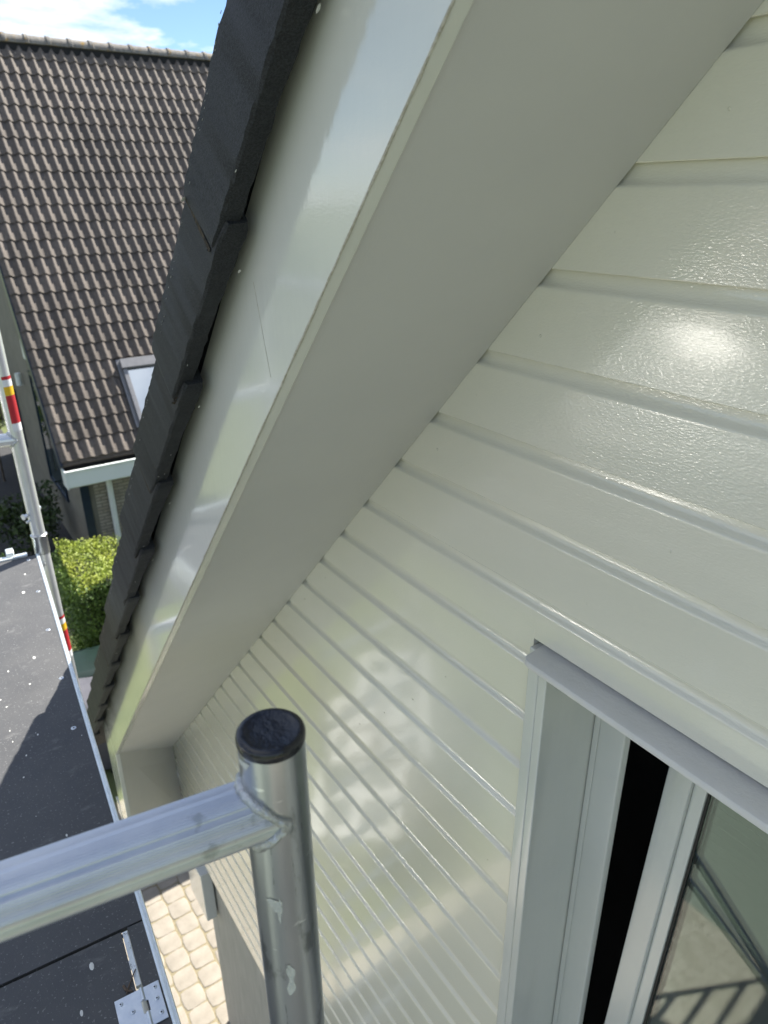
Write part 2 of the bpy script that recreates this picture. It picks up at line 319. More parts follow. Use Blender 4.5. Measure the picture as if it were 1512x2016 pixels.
for j in range(9):
    y = -0.70 + j*0.194
    for i in range(18):
        x = -6.58 + i*0.194 + (0.097 if j % 2 else 0)
        if x > -3.3 or (x > -3.7 and y > -0.05): continue
        o = bpy.data.objects.new('paver', rnd.choice(pmeshes)); COL.objects.link(o); o.parent = bed
        o.location = (x + rnd.uniform(-.004,.004), y + rnd.uniform(-.004,.004), 0.008)
        o.rotation_euler = (rnd.uniform(-.012,.012), rnd.uniform(-.012,.012), rnd.choice((0, 1, 2, 3))*math.pi/2 + rnd.uniform(-.03,.03))

# ------------------------------------------------------------------ the gable house
house = empty('gable_house', (0, 0, 0), 'cream weatherboarded gable with wide raking eave and black edge tiles', 'house')
CA, SA = 0.6826, 0.7308                                # roof pitch 46.9 degrees
def RK(s, u, y):                                       # along the rake, square to it, world y
    return Vector((s*CA - u*SA, y, s*SA + u*CA + 6.3))
RIDGE = 0.7; XL = -3.60; XR = 2*RIDGE - XL
def rake_x(z, off=0.0):                                # x of the soffit line on the left rake at height z
    return (z - 6.3 - 0.7986 - off) / 1.071
# weatherboards
LIP = [.187+.146*k for k in range(4, 0, -1)] + [.187, .038, -.113, -.268, -.421, -.565, -.718, -.854, -.996, -1.131, -1.273]
while LIP[-1] > -4.1: LIP.append(LIP[-1] - 0.1463)
WX0, WX1, WZ0, WZ1 = -0.820, 0.62, 3.95, 5.475        # window casing outer edges
def plank(zb, h, x0f, x1f, cut=None):
    g = 0.030
    pr = [(.0095,0),(.0012,0),(0,.0014),(0,.0045),(0,h-g-.0060),(0,h-g-.0025),(.0008,h-g-.0004),(.0040,h-g+.0028),(.0076,h-g+.0064),(.0098,h-g+.0115),(.0108,h-g+.018),(.0108,h+.014),(.022,h+.014),(.022,.018),(.0095,.018)]
    if cut is not None: pr = [(y, max(z, cut - zb)) for y, z in pr]
    dy = random.uniform(-.0006, .0006)
    ring0 = [(x0f(zb+z), y+dy, zb+z) for y, z in pr]; ring1 = [(x1f(zb+z), y+dy, zb+z) for y, z in pr]
    o = MB().loft([ring0, ring1]).build('plank', M['plank'], house, smooth=True, angle=25)
    return o
for i, zl in enumerate(LIP):
    zb = zl + 6.3; h = (LIP[i-1] if i else zl + .146) - zl
    xl = lambda z, lo=(-3.905 if zb > 2.30 else XL): max(lo, rake_x(z, 0.05)); xr = lambda z: min(XR, 2*RIDGE - rake_x(z, 0.05))
    if xl(zb+h) > RIDGE - 0.1: continue
    if zb >= WZ1: plank(zb, h, xl, xr)
    elif zb + h > WZ1:                                # board running over the window head: notched round the casing
        plank(zb, h, xl, lambda z: WX0 - .001); plank(zb, h, lambda z: WX0 - .001, lambda z: WX1 + .001, cut=WZ1 + .012); plank(zb, h, lambda z: WX1 + .001, xr)
    elif zb + h > WZ0:
        plank(zb, h, xl, lambda z: WX0 - .001); plank(zb, h, lambda z: WX1 + .001, xr)
    else: plank(zb, h, xl, xr)
nb_ = MB(); rn = random.Random(77)
for i, zl in enumerate(LIP[2:26]):
    zb = zl + 6.3 + .055
    for x in [rake_x(zb) + .06 + rn.uniform(-.01, .02), rake_x(zb) + .66, rake_x(zb) + 1.25]:
        if x < XL or (WX0 - .03 < x < WX1 and WZ0 < zb < WZ1): continue
        z = zb + rn.uniform(-.012, .012); r = rn.uniform(.0022, .0032)
        ring = [(x + r*math.cos(a*.7854), -.0001, z + r*math.sin(a*.7854)) for a in range(8)]
        ring2 = [(x + r*.6*math.cos(a*.7854), -.0008, z + r*.6*math.sin(a*.7854)) for a in range(8)]
        nb_.loft([ring, ring2])
stuff(nb_.build('nail_heads', M['plank'], house, smooth=True, angle=0))
# backing wall behind the boards, with the window opening left free
ZB = LIP[-1] + 6.3
def back(pts): MB().poly([(x, 0.024, z) for x, z in pts], (0, 0.13, 0)).build('wall_core', M['room'], house)
top = lambda x: 6.3 + 1.071*x + .7986 + .16 if x < RIDGE else 6.3 + 1.071*(2*RIDGE-x) + .7986 + .16
back([(XL+.01, ZB), (WX0+.03, ZB), (WX0+.03, top(WX0+.03)), (XL+.01, top(XL+.01))])
back([(WX0+.031, WZ1-.03), (WX1-.03, WZ1-.03), (WX1-.03, top(WX1-.03)), (WX0+.031, top(WX0+.031))])
back([(WX0+.031, ZB), (WX1-.03, ZB), (WX1-.03, WZ0+.03), (WX0+.031, WZ0+.03)])
back([(WX1-.029, ZB), (XR-.01, ZB), (XR-.01, top(XR-.01)), (RIDGE, top(RIDGE)), (WX1-.029, top(WX1-.029))])
# corner board at the end of the boards, masonry below, side and rear walls, upper floor
MB().box((XL-.045, -.012, ZB-.01), (XL-.002, .12, 2.30)).build('corner_board', M['trim'], house, bevel=.003)
MB().box((-3.80, .055, 0), (XR+.2, .30, ZB-.002)).build('masonry_base', M['conc'], house)
MB().box((-3.80, .302, 0), (-3.55, 9.0, 2.55)).build('side_wall', M['conc'], house)
MB().box((XR, .302, 0), (XR+.2, 9.0, 2.55)).build('side_wall', M['conc'], house)
MB().poly([(-3.54, 9, 0), (XR-.01, 9, 0), (XR-.01, 9, 3.2), (RIDGE, 9, 7.9), (-3.54, 9, 3.2)], (0, .2, 0)).build('rear_wall', M['conc'], house)
MB().box((-3.54, .31, 3.35), (XR-.01, 8.9, 3.55)).build('upper_floor', M['room'], house)
# painted corner block tucked under the boards
blk = MB().hexa([W(-3.93,.885,-4.76), W(-3.60,.885,-4.76), W(-3.60,.965,-4.76), W(-3.93,.965,-4.76), W(-3.93,.885,-4.36), W(-3.60,.885,-4.30), W(-3.60,.965,-4.30), W(-3.93,.965,-4.36)]).build('corner_block', M['trim'], house, bevel=.008)
# fascia, soffit and closing panel of the raking eave
FY = -0.4324; FT = 0.024
S_TOP = 1.55                                          # up to the ridge
def s_of(x, u): return (x + u*SA)/CA
sF = s_of(-3.42, .545)
fr = []
for i in range(40):
    s = sF + (S_TOP - sF)*i/39
    w = 0.0012*math.sin(i*1.7) + random.uniform(-.0004,.0004)
    fr.append([RK(s, .545, FY), RK(s, .545, FY+FT), RK(s, .775, FY+FT), RK(s, .775, FY)])
MB().loft(fr).build('fascia_board', M['fascia'], house, bevel=.003)
# worn arris of old paint along the fascia's lower edge
ar = []
rn = random.Random(3)
for i in range(260):
    s = sF + (S_TOP - sF)*i/259; r = 0.0016 + 0.0012*rn.random()
    c = RK(s, .5455 + rn.uniform(-.0006,.0006), FY + .0008)
    ar.append([c + Vector((0, -r, 0)), c + Vector((r*SA, 0, -r*CA)), c + Vector((0, r, 0)), c + Vector((-r*SA, 0, r*CA))])
MB().loft(ar).build('fascia_edge', M['oldpaint'], house, smooth=True, angle=0)
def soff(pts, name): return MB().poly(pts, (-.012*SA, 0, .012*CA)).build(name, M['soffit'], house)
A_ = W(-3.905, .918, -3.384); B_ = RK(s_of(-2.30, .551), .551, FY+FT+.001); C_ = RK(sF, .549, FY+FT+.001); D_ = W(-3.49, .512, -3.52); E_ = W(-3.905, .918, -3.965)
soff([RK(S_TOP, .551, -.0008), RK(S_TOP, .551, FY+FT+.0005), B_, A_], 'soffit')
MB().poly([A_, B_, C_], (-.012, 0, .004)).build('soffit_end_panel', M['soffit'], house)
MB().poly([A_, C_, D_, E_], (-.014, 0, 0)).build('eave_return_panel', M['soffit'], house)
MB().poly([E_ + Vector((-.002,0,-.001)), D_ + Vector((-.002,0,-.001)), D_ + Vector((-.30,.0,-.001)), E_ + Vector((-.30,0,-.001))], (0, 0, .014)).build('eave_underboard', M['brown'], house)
# end of the fascia turning straight down
MB().poly([RK(sF+.001,.775,FY), RK(sF+.001,.5455,FY), W(-3.485,.4876,-3.53), W(-3.66,.4876,-3.53), W(-3.66,.4876,-2.66)], (0, .024, 0)).build('fascia_foot', M['fascia'], house, bevel=.003)
MB().box((-4.02, -.40, 2.46), (-3.93, 9.2, 2.60)).build('gutter', M['trim'], house, bevel=.004)
# brace of butt-joint scratch: fascia scarf joint
MB().poly([RK(-.90, .575, FY-.0005), RK(-.8992, .575, FY-.0005), RK(-.82, .70, FY-.0005), RK(-.8208, .70, FY-.0005)], (0, .0004, 0)).build('scarf_joint', M['oldpaint'], house)
# roof planes (closed slabs) with the edge tiles as their pieces
roof = MB().poly([RK(-5.42, .775, FY+.002), RK(-5.42, .835, FY+.002), (RIDGE, FY+.002, 6.3 + 1.071*RIDGE + .835/CA), (RIDGE, FY+.002, 6.3 + 1.071*RIDGE + .775/CA)], (0, 9.6, 0)).build('roof', M['vtile'], house)
mir = lambda p: Vector((2*RIDGE - p.x, p.y, p.z))
MB().poly([mir(RK(-5.42, .775, FY+.002)), mir(RK(-5.42, .835, FY+.002)), Vector((RIDGE+.001, FY+.002, 6.3 + 1.071*RIDGE + .835/CA)), Vector((RIDGE+.001, FY+.002, 6.3 + 1.071*RIDGE + .775/CA))], (0, 9.6, 0)).build('roof', M['vtile'], house)
mf = [[mir(p) for p in r] for r in (fr[0], fr[-1])]
MB().loft(mf).build('fascia_board', M['fascia'], house)
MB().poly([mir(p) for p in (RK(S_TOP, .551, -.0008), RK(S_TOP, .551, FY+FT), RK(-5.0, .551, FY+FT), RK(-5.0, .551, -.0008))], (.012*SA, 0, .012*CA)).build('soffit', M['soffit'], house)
def verge_tile(s0, seed):
    """edge tile: top plate plus hanging outer flange; upper end tucked lower and further in than the lower end"""
    rn = random.Random(seed); L = 0.455; n = 30; rings = []
    dy = rn.uniform(-.003, .003); dr = rn.uniform(-.003, .003)
    for i in range(n + 1):
        f = i/n; s = s0 + f*L
        du = 0.007 - 0.013*f + dr; yo = -0.500 + 0.010*f + dy
        j = lambda a: rn.uniform(-a, a)
        e = 0.004 if i in (0, n) else 0.0
        ub, ut = .727 + du, .858 + du
        th = 0.034 + 0.008*max(0, (f - .60)/.40)**.8
        k = .0013
        rings.append([
            RK(s + j(.001), ub + .004 + e + j(k), yo + e + j(k)), RK(s + j(.001), ub + e + j(k), yo + .004 + e + j(k)),
            RK(s, ub + e + j(k), yo + th - .005 - e), RK(s, ub + .004 + e + j(k), yo + th - e + j(k)),
            RK(s, ut - .030, yo + th), RK(s, ut - .026, yo + .30), RK(s, ut - .004, yo + .30),
            RK(s, ut - e, yo + .03), RK(s + j(.001), ut - e + j(k), yo + .005 + e + j(k)), RK(s + j(.001), ut - .006 - e + j(k*1.6), yo + e*.5 + j(k))])
    o = MB().loft(rings).build('edge_tile', M['vtile'], roof, smooth=True, angle=35)
    return o
ts = [-.79 + .39*k for k in range(-12, 7)]
for i, s in enumerate(ts): verge_tile(s, 40 + i)
# dark dirt caught in the joints, pale flecks along the edges
for i, s in enumerate(ts):
    rn = random.Random(90 + i); g = []; n = 34
    drn = random.Random(39 + i); ddy = drn.uniform(-.003, .003)      # the tile below this joint
    for q in range(n + 1):
        f = q/n; u = .738 + f*.106; w = .0035*(1 - .55*f)*rn.uniform(.35, 1.5) + .0006
        yl = -.4931 + ddy
        g.append([RK(s + .003, u, yl - .0008), RK(s - w, u + rn.uniform(-.001, .001), yl - .0012 - rn.random()*.001), RK(s - w - .0012, u, yl + .0008)])
    mb = MB(); mb.loft(g, closed=False, caps=False)
    for q in range(26):                                              # crumbs under the lower corner
        r = rn.uniform(.0012, .0036); c = RK(s + rn.gauss(-.004, .006), .733 + abs(rn.gauss(0, .006)), -.494 + rn.uniform(0, .022))
        d = [Vector((rn.uniform(-.4, .4)*r, rn.uniform(-.4, .4)*r, rn.uniform(-.4, .4)*r)) for _ in range(6)]
        mb.add([c+Vector((r,0,0))+d[0], c+Vector((0,r,0))+d[1], c+Vector((-r,0,0))+d[2], c+Vector((0,-r,0))+d[3], c+Vector((0,0,r))+d[4], c+Vector((0,0,-r))+d[5]],
               [(0,1,4),(1,2,4),(2,3,4),(3,0,4),(1,0,5),(2,1,5),(3,2,5),(0,3,5)])
    stuff(mb.build('joint_moss', M['moss'], roof))
rn = random.Random(17); mb = MB()
def fleck(c, r, sq):
    pts = []
    for a in range(7):
        t = a*2*math.pi/7; q = r*rn.uniform(.5, 1.2); pts.append(c + Vector((CA, 0, SA))*(q*math.cos(t)*sq) + Vector((-SA*.4, .9, CA*.4))*(q*math.sin(t)))
    pts.append(c + Vector((0, -.001, -.0015)))
    mb.add(pts, [(a, (a+1) % 7, 7) for a in range(7)])
for s in ts:
    for q in range(3):
        fleck(RK(s + rn.uniform(-.30, .02), .7275 + rn.uniform(-.002, .003), -.474 + rn.uniform(-.02, .004)), rn.uniform(.0008, .0022), rn.uniform(1.2, 3))
    fleck(RK(s + .36 + rn.uniform(-.02, .02), .719, -.449), .0035, 1.6)
for k in range(140):
    fleck(RK(rn.uniform(-3.6, .2), .836 + rn.uniform(-.004, .002), -.499), rn.uniform(.0005, .0014), rn.uniform(1, 2.5))
fleck(RK(-.79, .842, -.499), .006, 1.0)
stuff(mb.build('pale_flecks', M['fleck'], roof))

# window: casing, reveal, frame, tilted sash
win = MB().poly([(WX0, -.012, WZ0), (WX0+.029, -.012, WZ0), (WX0+.029, -.012, WZ1-.002), (WX0, -.012, WZ1-.002)], (0, .036, 0)).build('window', M['trim'], house, bevel=.003)
MB().box((WX1-.029, -.012, WZ0), (WX1, .024, WZ1-.002)).build('casing', M['trim'], win, bevel=.003)
XA, XB = WX0+.052, WX1-.052                            # clear opening
def reveal(x0, x1): MB().box((x0, -.0125, WZ0), (x1, .30, WZ1-.026)).build('reveal_lining', M['trim'], win, bevel=.003)
reveal(XA-.0225, XA); reveal(XB, XB+.0225)
MB().box((XA, .0, WZ1-.052), (XB, .30, WZ1-.03)).build('head_lining', M['trim'], win)
# drip flashing over the head: thin projecting ledge with a rounded nose
pf = [(.021, 0), (.021, .003), (-.030, -.002), (-.0465, -.004), (-.0505, -.0055), (-.0525, -.0085), (-.0528, -.017), (-.0510, -.0195), (-.047, -.0190), (-.046, -.012), (-.040, -.010), (.021, -.008)]
zf = 5.477
rg = []
for x, k in ((WX0+.018, .80), (WX0+.025, .93), (WX0+.035, 1.0), (-.5, 1.0), (0, 1.0), (WX1+.004, 1.0)):
    rg.append([(x, y*k, zf + z) for y, z in pf])
MB().loft(rg).build('drip_flashing', M['flash'], win, smooth=True, angle=35)
FD = .160                                              # frame face depth
def fbox(a, b, nm, mt='trim', bev=.004): return MB().box(a, b).build(nm, M[mt], win, bevel=bev)
fbox((XA+.0005, FD, WZ0+.06), (XA+.080, FD+.024, WZ1-.053), 'frame_stile'); fbox((XB-.090, FD, WZ0+.06), (XB-.0005, FD+.024, WZ1-.053), 'frame_stile')
fbox((XA+.0905, FD, WZ1-.13), (XB-.0905, FD+.024, WZ1-.053), 'frame_head'); fbox((XA+.0005, FD-.01, WZ0), (XB-.0005, FD+.085, WZ0+.0595), 'frame_sill')
fbox((XA+.002, FD-.004, WZ0+.062), (XA+.016, FD-.0003, WZ1-.055), 'stile_bead')
SZ0 = WZ0 + .10; SH = WZ1 - .14 - SZ0; SX0, SX1 = XA+.121, XB-.12
TILT = R(4.4)
def SP(x, d, h):                                       # sash coordinates: x, depth, height from hinge line
    return Vector((x, .195 + d*math.cos(TILT) + h*math.sin(TILT), SZ0 + h*math.cos(TILT) - d*math.sin(TILT)))
def sbox(x0, x1, d0, d1, h0, h1, nm, mt='trim', bev=.003):
    return MB().hexa([SP(x0,d0,h0), SP(x1,d0,h0), SP(x1,d1,h0), SP(x0,d1,h0), SP(x0,d0,h1), SP(x1,d0,h1), SP(x1,d1,h1), SP(x0,d1,h1)]).build(nm, M[mt], win, bevel=bev)
for a, b, c, d in ((SX0, SX0+.058, SX0+.0582, SX0+.088), (SX1-.058, SX1, SX1-.088, SX1-.0582)):
    sbox(a, b, 0, .07, 0, SH, 'sash_stile'); sbox(c, d, .012, .060, .0885, SH-.0885, 'glazing_bead', bev=.002)
for h0, h1, g0, g1 in ((0, .058, .0582, .088), (SH-.058, SH, SH-.088, SH-.0582)):
    sbox(SX0+.0585, SX1-.0585, 0, .07, h0, h1, 'sash_rail'); sbox(SX0+.0585, SX1-.0585, .012, .060, g0, g1, 'glazing_bead', bev=.002)
sbox(SX0-.0035, SX0-.0005, .020, .026, 0, SH, 'sash_seal', 'zinc', 0)
sbox(SX0+.0885, SX0+.094, .018, .052, .0885, SH-.0885, 'glazing_gasket', 'rubber', 0)
sbox(SX0+.0945, SX1-.0885, .024, .030, .0885, SH-.0885, 'glass_pane', 'glass', 0); sbox(SX0+.0945, SX1-.0885, .044, .050, .0885, SH-.0885, 'glass_pane', 'glass', 0)
# pleated blind hanging in the room behind the sash
pl0, pl1 = [], []
for k in range(121):
    z = 3.75 + k*.0135; y = .47 + (.012 if k % 2 else 0)
    pl0.append((-.72, y, z)); pl1.append((XB, y, z))
MB().loft([pl0, pl1], closed=False).build('pleated_blind', M['blind'], house, recalc=False)

# ------------------------------------------------------------------ scaffold tower
TW = R(8.5)
eo = Vector((-math.sin(TW), -math.cos(TW), 0))          # outward along an end frame
tower = empty('scaffold_tower', W(-.394, .164, -6.3), 'aluminium mobile scaffold tower of ladder frames beside the cream gable', 'scaffold tower')
FWID = 0.75
NP = W(-.394, .164, 0); FP = W(-2.892, .302, 0)
def at(p, z): return Vector((p.x, p.y, z + 6.3))
def circ(n): return [(math.cos(2*math.pi*i/n), math.sin(2*math.pi*i/n)) for i in range(n)]
# ribbed extrusion profile for the rungs: fine ridges with smooth bands
rib = []
for i in range(160):
    a = 2*math.pi*i/160; d = math.degrees(a)
    q = (d % 45)
    band = q < 7
    r = (1.0 - (0.022 if band else (0.014 if i % 2 else 0.0)))*(1 - .012*math.cos(8*a))
    rib.append((math.cos(a)*r, math.sin(a)*r))
PR = 0.0254
def post(p, z0, z1, mt='alu', name='post', par=tower):
    return MB().tube(at(p, z0), at(p, z1), PR, 40).build(name, M[mt], par, smooth=True, angle=40)
def rung(p, z, ribs=True, par=tower):
    q = p + eo*FWID
    a = at(p, z) + eo*(PR*.25); b = at(q, z) - eo*(PR*.25)
    return MB().tube(a, b, PR*.985, prof=rib if ribs else circ(20)).build('rung', M['aluext' if ribs else 'alubright'], par, smooth=True, angle=12)
post(NP, -6.10, -.3705); post(NP + eo*FWID, -6.10, -.3705)
post(FP, -6.10, 1.2, 'alubright'); post(FP + eo*FWID, -6.10, 1.2, 'alubright')
for z in (-.434, -1.375, -1.83, -2.33, -2.83, -3.33, -3.83, -4.33, -4.83, -5.33, -5.83): rung(NP, z)
for z in (.67, .17, -.33, -.825, -1.345, -1.83, -2.33, -2.83, -3.33, -3.83, -4.33, -4.83, -5.33, -5.83): rung(FP, z, ribs=False)
# black end caps
def end_cap(p):
    c = at(p, -.371)
    MB().lathe(c, [(.0235, -.006), (.0258, -.0005), (.0262, .002), (.0262, .0045), (.0258, .0068), (.0244, .0083), (.0220, .0088), (.020, .0083), (.010, .0081), (.001, .0080)], 40).build('end_cap', M['cap'], tower, smooth=True, angle=60)
end_cap(NP); end_cap(NP + eo*FWID)
# weld beads where the rungs meet the posts
def weld(p, z, sgn):
    ax = eo*sgn; c0 = at(p, z); rings = []; n = 48
    ez = Vector((0,0,1)); et = ax.cross(ez)
    rn = random.Random(int(abs(z)*100)); R2 = PR*1.03
    for i in range(n):
        a = 2*math.pi*i/n
        h = math.cos(a)*R2; t = math.sin(a)*R2
        d = math.sqrt(max(PR*PR - t*t*.96, 0)) + .001
        c = c0 + ax*d + ez*h + et*t
        out = (ez*math.cos(a) + et*math.sin(a))
        r = .0046 + rn.uniform(-.0009, .0011)
        rings.append([c + out*(r*math.cos(b)) + ax*(r*math.sin(b)) for b in [2*math.pi*k/8 for k in range(8)]])
    rings.append(rings[0])
    MB().loft(rings, caps=False).build('weld_bead', M['weld'], tower, smooth=True, angle=0)
weld(NP, -.434, 1); weld(FP, -.825, 1); weld(FP, -1.345, 1)
def patch(p, z0, z1, a0, a1, mt, name, rr=PR+.0004, ragged=0, seed=0):
    """thin curved patch on a post; angles in degrees round the post"""
    rn = random.Random(seed); n = 14; m_ = 26 if ragged else 6; mb = MB(); g = []
    for j in range(m_ + 1):
        f = j/m_; w = 1.0
        l = a0 + (a1-a0)*(.5 - .5*w) ; r = a1 - (a1-a0)*(.5 - .5*w)
        if ragged:
            s = math.sin(math.pi*min(max(f, .02), .98))**.6
            mid = (a0+a1)/2 + (a1-a0)*.25*math.sin(f*3.2 + seed); hw = (a1-a0)/2*s*(1 + ragged*math.sin(f*9 + seed*2.1) + rn.uniform(-.08, .08))
            l, r = mid - hw, mid + hw
        row = []
        for i in range(n + 1):
            a = R(l + (r-l)*i/n); row.append(at(p, 0) + Vector((math.cos(a)*rr, math.sin(a)*rr, z0 + (z1-z0)*f + (.004*math.sin(i*.9 + seed)*(1 - abs(2*f - 1)) if ragged else 0))))
        g.append(row)
    for j in range(m_):
        for i in range(n):
            mb.add([g[j][i], g[j][i+1], g[j+1][i+1], g[j+1][i]], [(0,1,2,3)])
    return mb.build(name, M[mt], tower, smooth=True, angle=0, recalc=False)
def stickers(p, z):
    for z0, z1, mt in ((.108,.120,'red'), (.083,.1075,'white'), (.0500,.0825,'yellow'), (-.055,.0495,'red'), (-.085,-.0555,'white')):
        patch(p, z+z0, z+z1, -18, 105, mt, 'sticker')
stickers(FP, -.705); stickers(FP, -1.72)
patch(NP, -.86, -.745, -100, 40, 'red', 'sticker')
# smears of cream paint on the near post
patch(NP, -.527, -.512, -58, -34, 'smear', 'paint_smear', ragged=.35, seed=1)
patch(NP, -.540, -.510, -39, -31, 'smear', 'paint_smear', ragged=.3, seed=4)
patch(NP, -.632, -.592, -38, -22, 'smear', 'paint_smear', ragged=.5, seed=6)
patch(NP, -.381, -.3775, -96, -70, 'smear', 'paint_smear', ragged=.4, seed=8)
# far post: spigot collar with spring clips
MB().lathe(at(FP, -1.235), [(.0256, -.07), (.029, -.066), (.029, .0), (.0315, .004), (.0315, .012), (.0256, .016)], 32).build('spigot_collar', M['alu'], tower, smooth=True, angle=40)
for a in (-60, 150):
    d = Vector((math.cos(R(a)), math.sin(R(a)), 0)); c = at(FP, -1.13) + d*.030
    MB().tube(c, c + d*.014, .008, 12).tube(c + d*.014, c + d*.020, .0115, 12).build('spring_clip', M['zinc'], tower, smooth=True)
    c = at(FP, -1.155) + d*.028
    MB().tube(c, c + d*.012, .005, 10).build('spring_clip', M['zinc'], tower, smooth=True)
# braces on the outer face, guard rails, castors
NO = NP + eo*FWID; FO = FP + eo*FWID
for za, zb_ in ((-5.6, -3.4), (-3.3, -1.6)):
    MB().tube(at(NO, za), at(FO, zb_), .019, 16).build('brace', M['alu'], tower, smooth=True)
MB().tube(at(FP, -1.42) + eo*.06, at(NO, -3.3), .019, 16).build('brace', M['alu'], tower, smooth=True)
for z in (-.33, -.825):
    MB().tube(at(NO, z) , at(FO, z), .019, 16).build('guard_rail', M['alu'], tower, smooth=True)
for p in (NP, FP, NO, FO):
    c = Vector((p.x, p.y, .075))
    MB().tube(c + Vector((0,-.022,0)), c + Vector((0,.022,0)), .075, 24).build('castor_wheel', M['rubber'], tower, smooth=True, angle=40)
    MB().box((p.x-.02, p.y-.034, .07), (p.x+.02, p.y-.024, .20)).box((p.x-.02, p.y+.024, .07), (p.x+.02, p.y+.034, .20)).box((p.x-.028, p.y-.034, .195), (p.x+.028, p.y+.034, .212)).build('castor_fork', M['zinc'], tower)

# ------------------------------------------------------------------ platform
DA = R(4.3); e1 = Vector((math.cos(DA), -math.sin(DA), 0)); e2 = Vector((-math.sin(DA), -math.cos(DA), 0))
F0 = W(-2.886, .275, -1.3)
plat = empty('scaffold_platform', F0, 'black phenolic scaffold platform with trapdoor and aluminium edge, spattered with paint', 'platform')
def DP(s, t, z=0.0): return F0 + e1*s + e2*t + Vector((0, 0, z))
def dbox(s0, s1, t0, t1, z0, z1, nm, mt, bev=0, par=plat):
    return MB().hexa([DP(s0,t0,z0), DP(s1,t0,z0), DP(s1,t1,z0), DP(s0,t1,z0), DP(s0,t0,z1), DP(s1,t0,z1), DP(s1,t1,z1), DP(s0,t1,z1)]).build(nm, M[mt], par, bevel=bev)
DW = .66
dbox(.012, 1.828, .0005, DW, -.012, 0, 'deck_board', 'deck')
fr_b = dbox(1.832, 2.52, .0005, .030, -.012, 0, 'deck_board', 'deck')
trap = dbox(1.8345, 2.50, .042, DW-.04, -.012, -.0005, 'trapdoor', 'deck')
dbox(1.829, 1.8335, .0305, DW, -.020, -.014, 'trap_gap', 'black')
dbox(1.836, 1.955, .0315, .0405, -.010, -.0015, 'hinge_strip', 'rust')
dbox(2.052, 2.50, .0315, .0405, -.010, -.0015, 'hinge_strip', 'rust')
dbox(2.505, 2.52, .031, DW, -.012, 0, 'deck_board', 'deck')
for t0, t1 in ((-.0125, 0.0), (DW+.0005, DW+.013)):
    mb = MB()
    pr = [(t0, -.075), (t0, -.001), (t0+.0018, .0035), (t0+.0040, .0035), (t0+.0046, .0018), (t0+.0062, .0018), (t0+.0068, .0035), (t0+.0100, .0035), (t1, .002), (t1, -.075)]
    mb.loft([[DP(0, t, z) for t, z in pr], [DP(2.53, t, z) for t, z in pr]]).build('edge_profile', M['aluedge'], plat)
mb = MB(); pr = [(-.035, -.045), (-.035, -.004), (-.028, .002), (-.006, .003), (.0, .007), (.006, .008), (.0115, .007), (.0115, -.045)]
mb.loft([[DP(s, .03, z) for s, z in pr], [DP(s, DW-.03, z) for s, z in pr]]).build('end_lip', M['aluedge'], plat)
for t in (.075, .55):
    mb = MB(); pr = [(-.004, .0), (-.004, .022), (-.020, .030), (-.048, .026), (-.066, .006), (-.066, -.04), (-.055, -.04), (-.053, -.002), (-.040, .010), (-.020, .012), (-.014, .0)]
    mb.loft([[DP(s, t, z) for s, z in pr], [DP(s, t+.028, z) for s, z in pr]]).build('hook', M['aluedge'], plat, bevel=.003)
# hinge: two leaves with a stepped knuckle line, countersunk rivets
def leaf(pts, nm='hinge'):
    return MB().poly([DP(s, t, .0008) for s, t in pts], (0, 0, .002)).build(nm, M['zinc'], plat, bevel=.0006)
h1 = leaf([(1.966, .003), (2.040, .003), (2.040, .031), (2.012, .031), (2.012, .027), (1.992, .027), (1.992, .033), (1.966, .033)])
h2 = leaf([(1.966, .0345), (1.990, .0345), (1.990, .0385), (2.014, .0385), (2.014, .033), (2.040, .033), (2.040, .080), (1.966, .080)])
MB().tube(DP(1.966, .0337, .0035), DP(1.990, .0337, .0035), .0032, 14).build('knuckle', M['zinc'], h1, smooth=True)
MB().tube(DP(2.014, .0322, .0035), DP(2.040, .0322, .0035), .0032, 14).build('knuckle', M['zinc'], h1, smooth=True)
def rivet(s, t, r=.0042, z=.0028, par=plat):
    c = DP(s, t, z)
    MB().lathe(c, [(r, -.0004), (r, .0006), (r*.8, .0013), (r*.42, .0012)], 18).build('rivet', M['zinc'], par, smooth=True, angle=50)
    MB().lathe(c, [(r*.36, .0006), (r*.34, .0014), (.0002, .0013)], 12).build('rivet_core', M['black'], par)
for s, t in ((1.976, .012), (1.998, .013), (2.026, .012)): rivet(s, t, par=h1)
for s, t in ((1.977, .071), (2.001, .055), (2.029, .071)): rivet(s, t, par=h2)
for s, t in ((.045, .03), (.62, .028), (1.17, .030), (1.60, .06), (.33, .027), (.92, .027), (.25, .32), (.75, .32), (1.25, .32)): rivet(s, t, .007, -.0002)
# drips and spatter of paint on the boards
rn = random.Random(21); mb = MB()
for k in range(48):
    s, t = rn.uniform(.03, 1.81), rn.uniform(.01, .62); r = min(.006, rn.paretovariate(1.6)*.0010); n = 8; st = rn.uniform(.8, 2.6); a0 = rn.random()*6
    if rn.random() < .2: s = rn.uniform(1.84, 2.45); t = .05 + t*.9
    c = [DP(s + r*st*math.cos(a0 + q*2*math.pi/n)*rn.uniform(.8,1.2), t + r*math.sin(a0 + q*2*math.pi/n), .0002) for q in range(n)]
    mb.add(c + [DP(s, t, .0002 + r*.16)], [(q, (q+1) % n, n) for q in range(n)])
stuff(mb.build('paint_spatter', M['fleck'], plat))
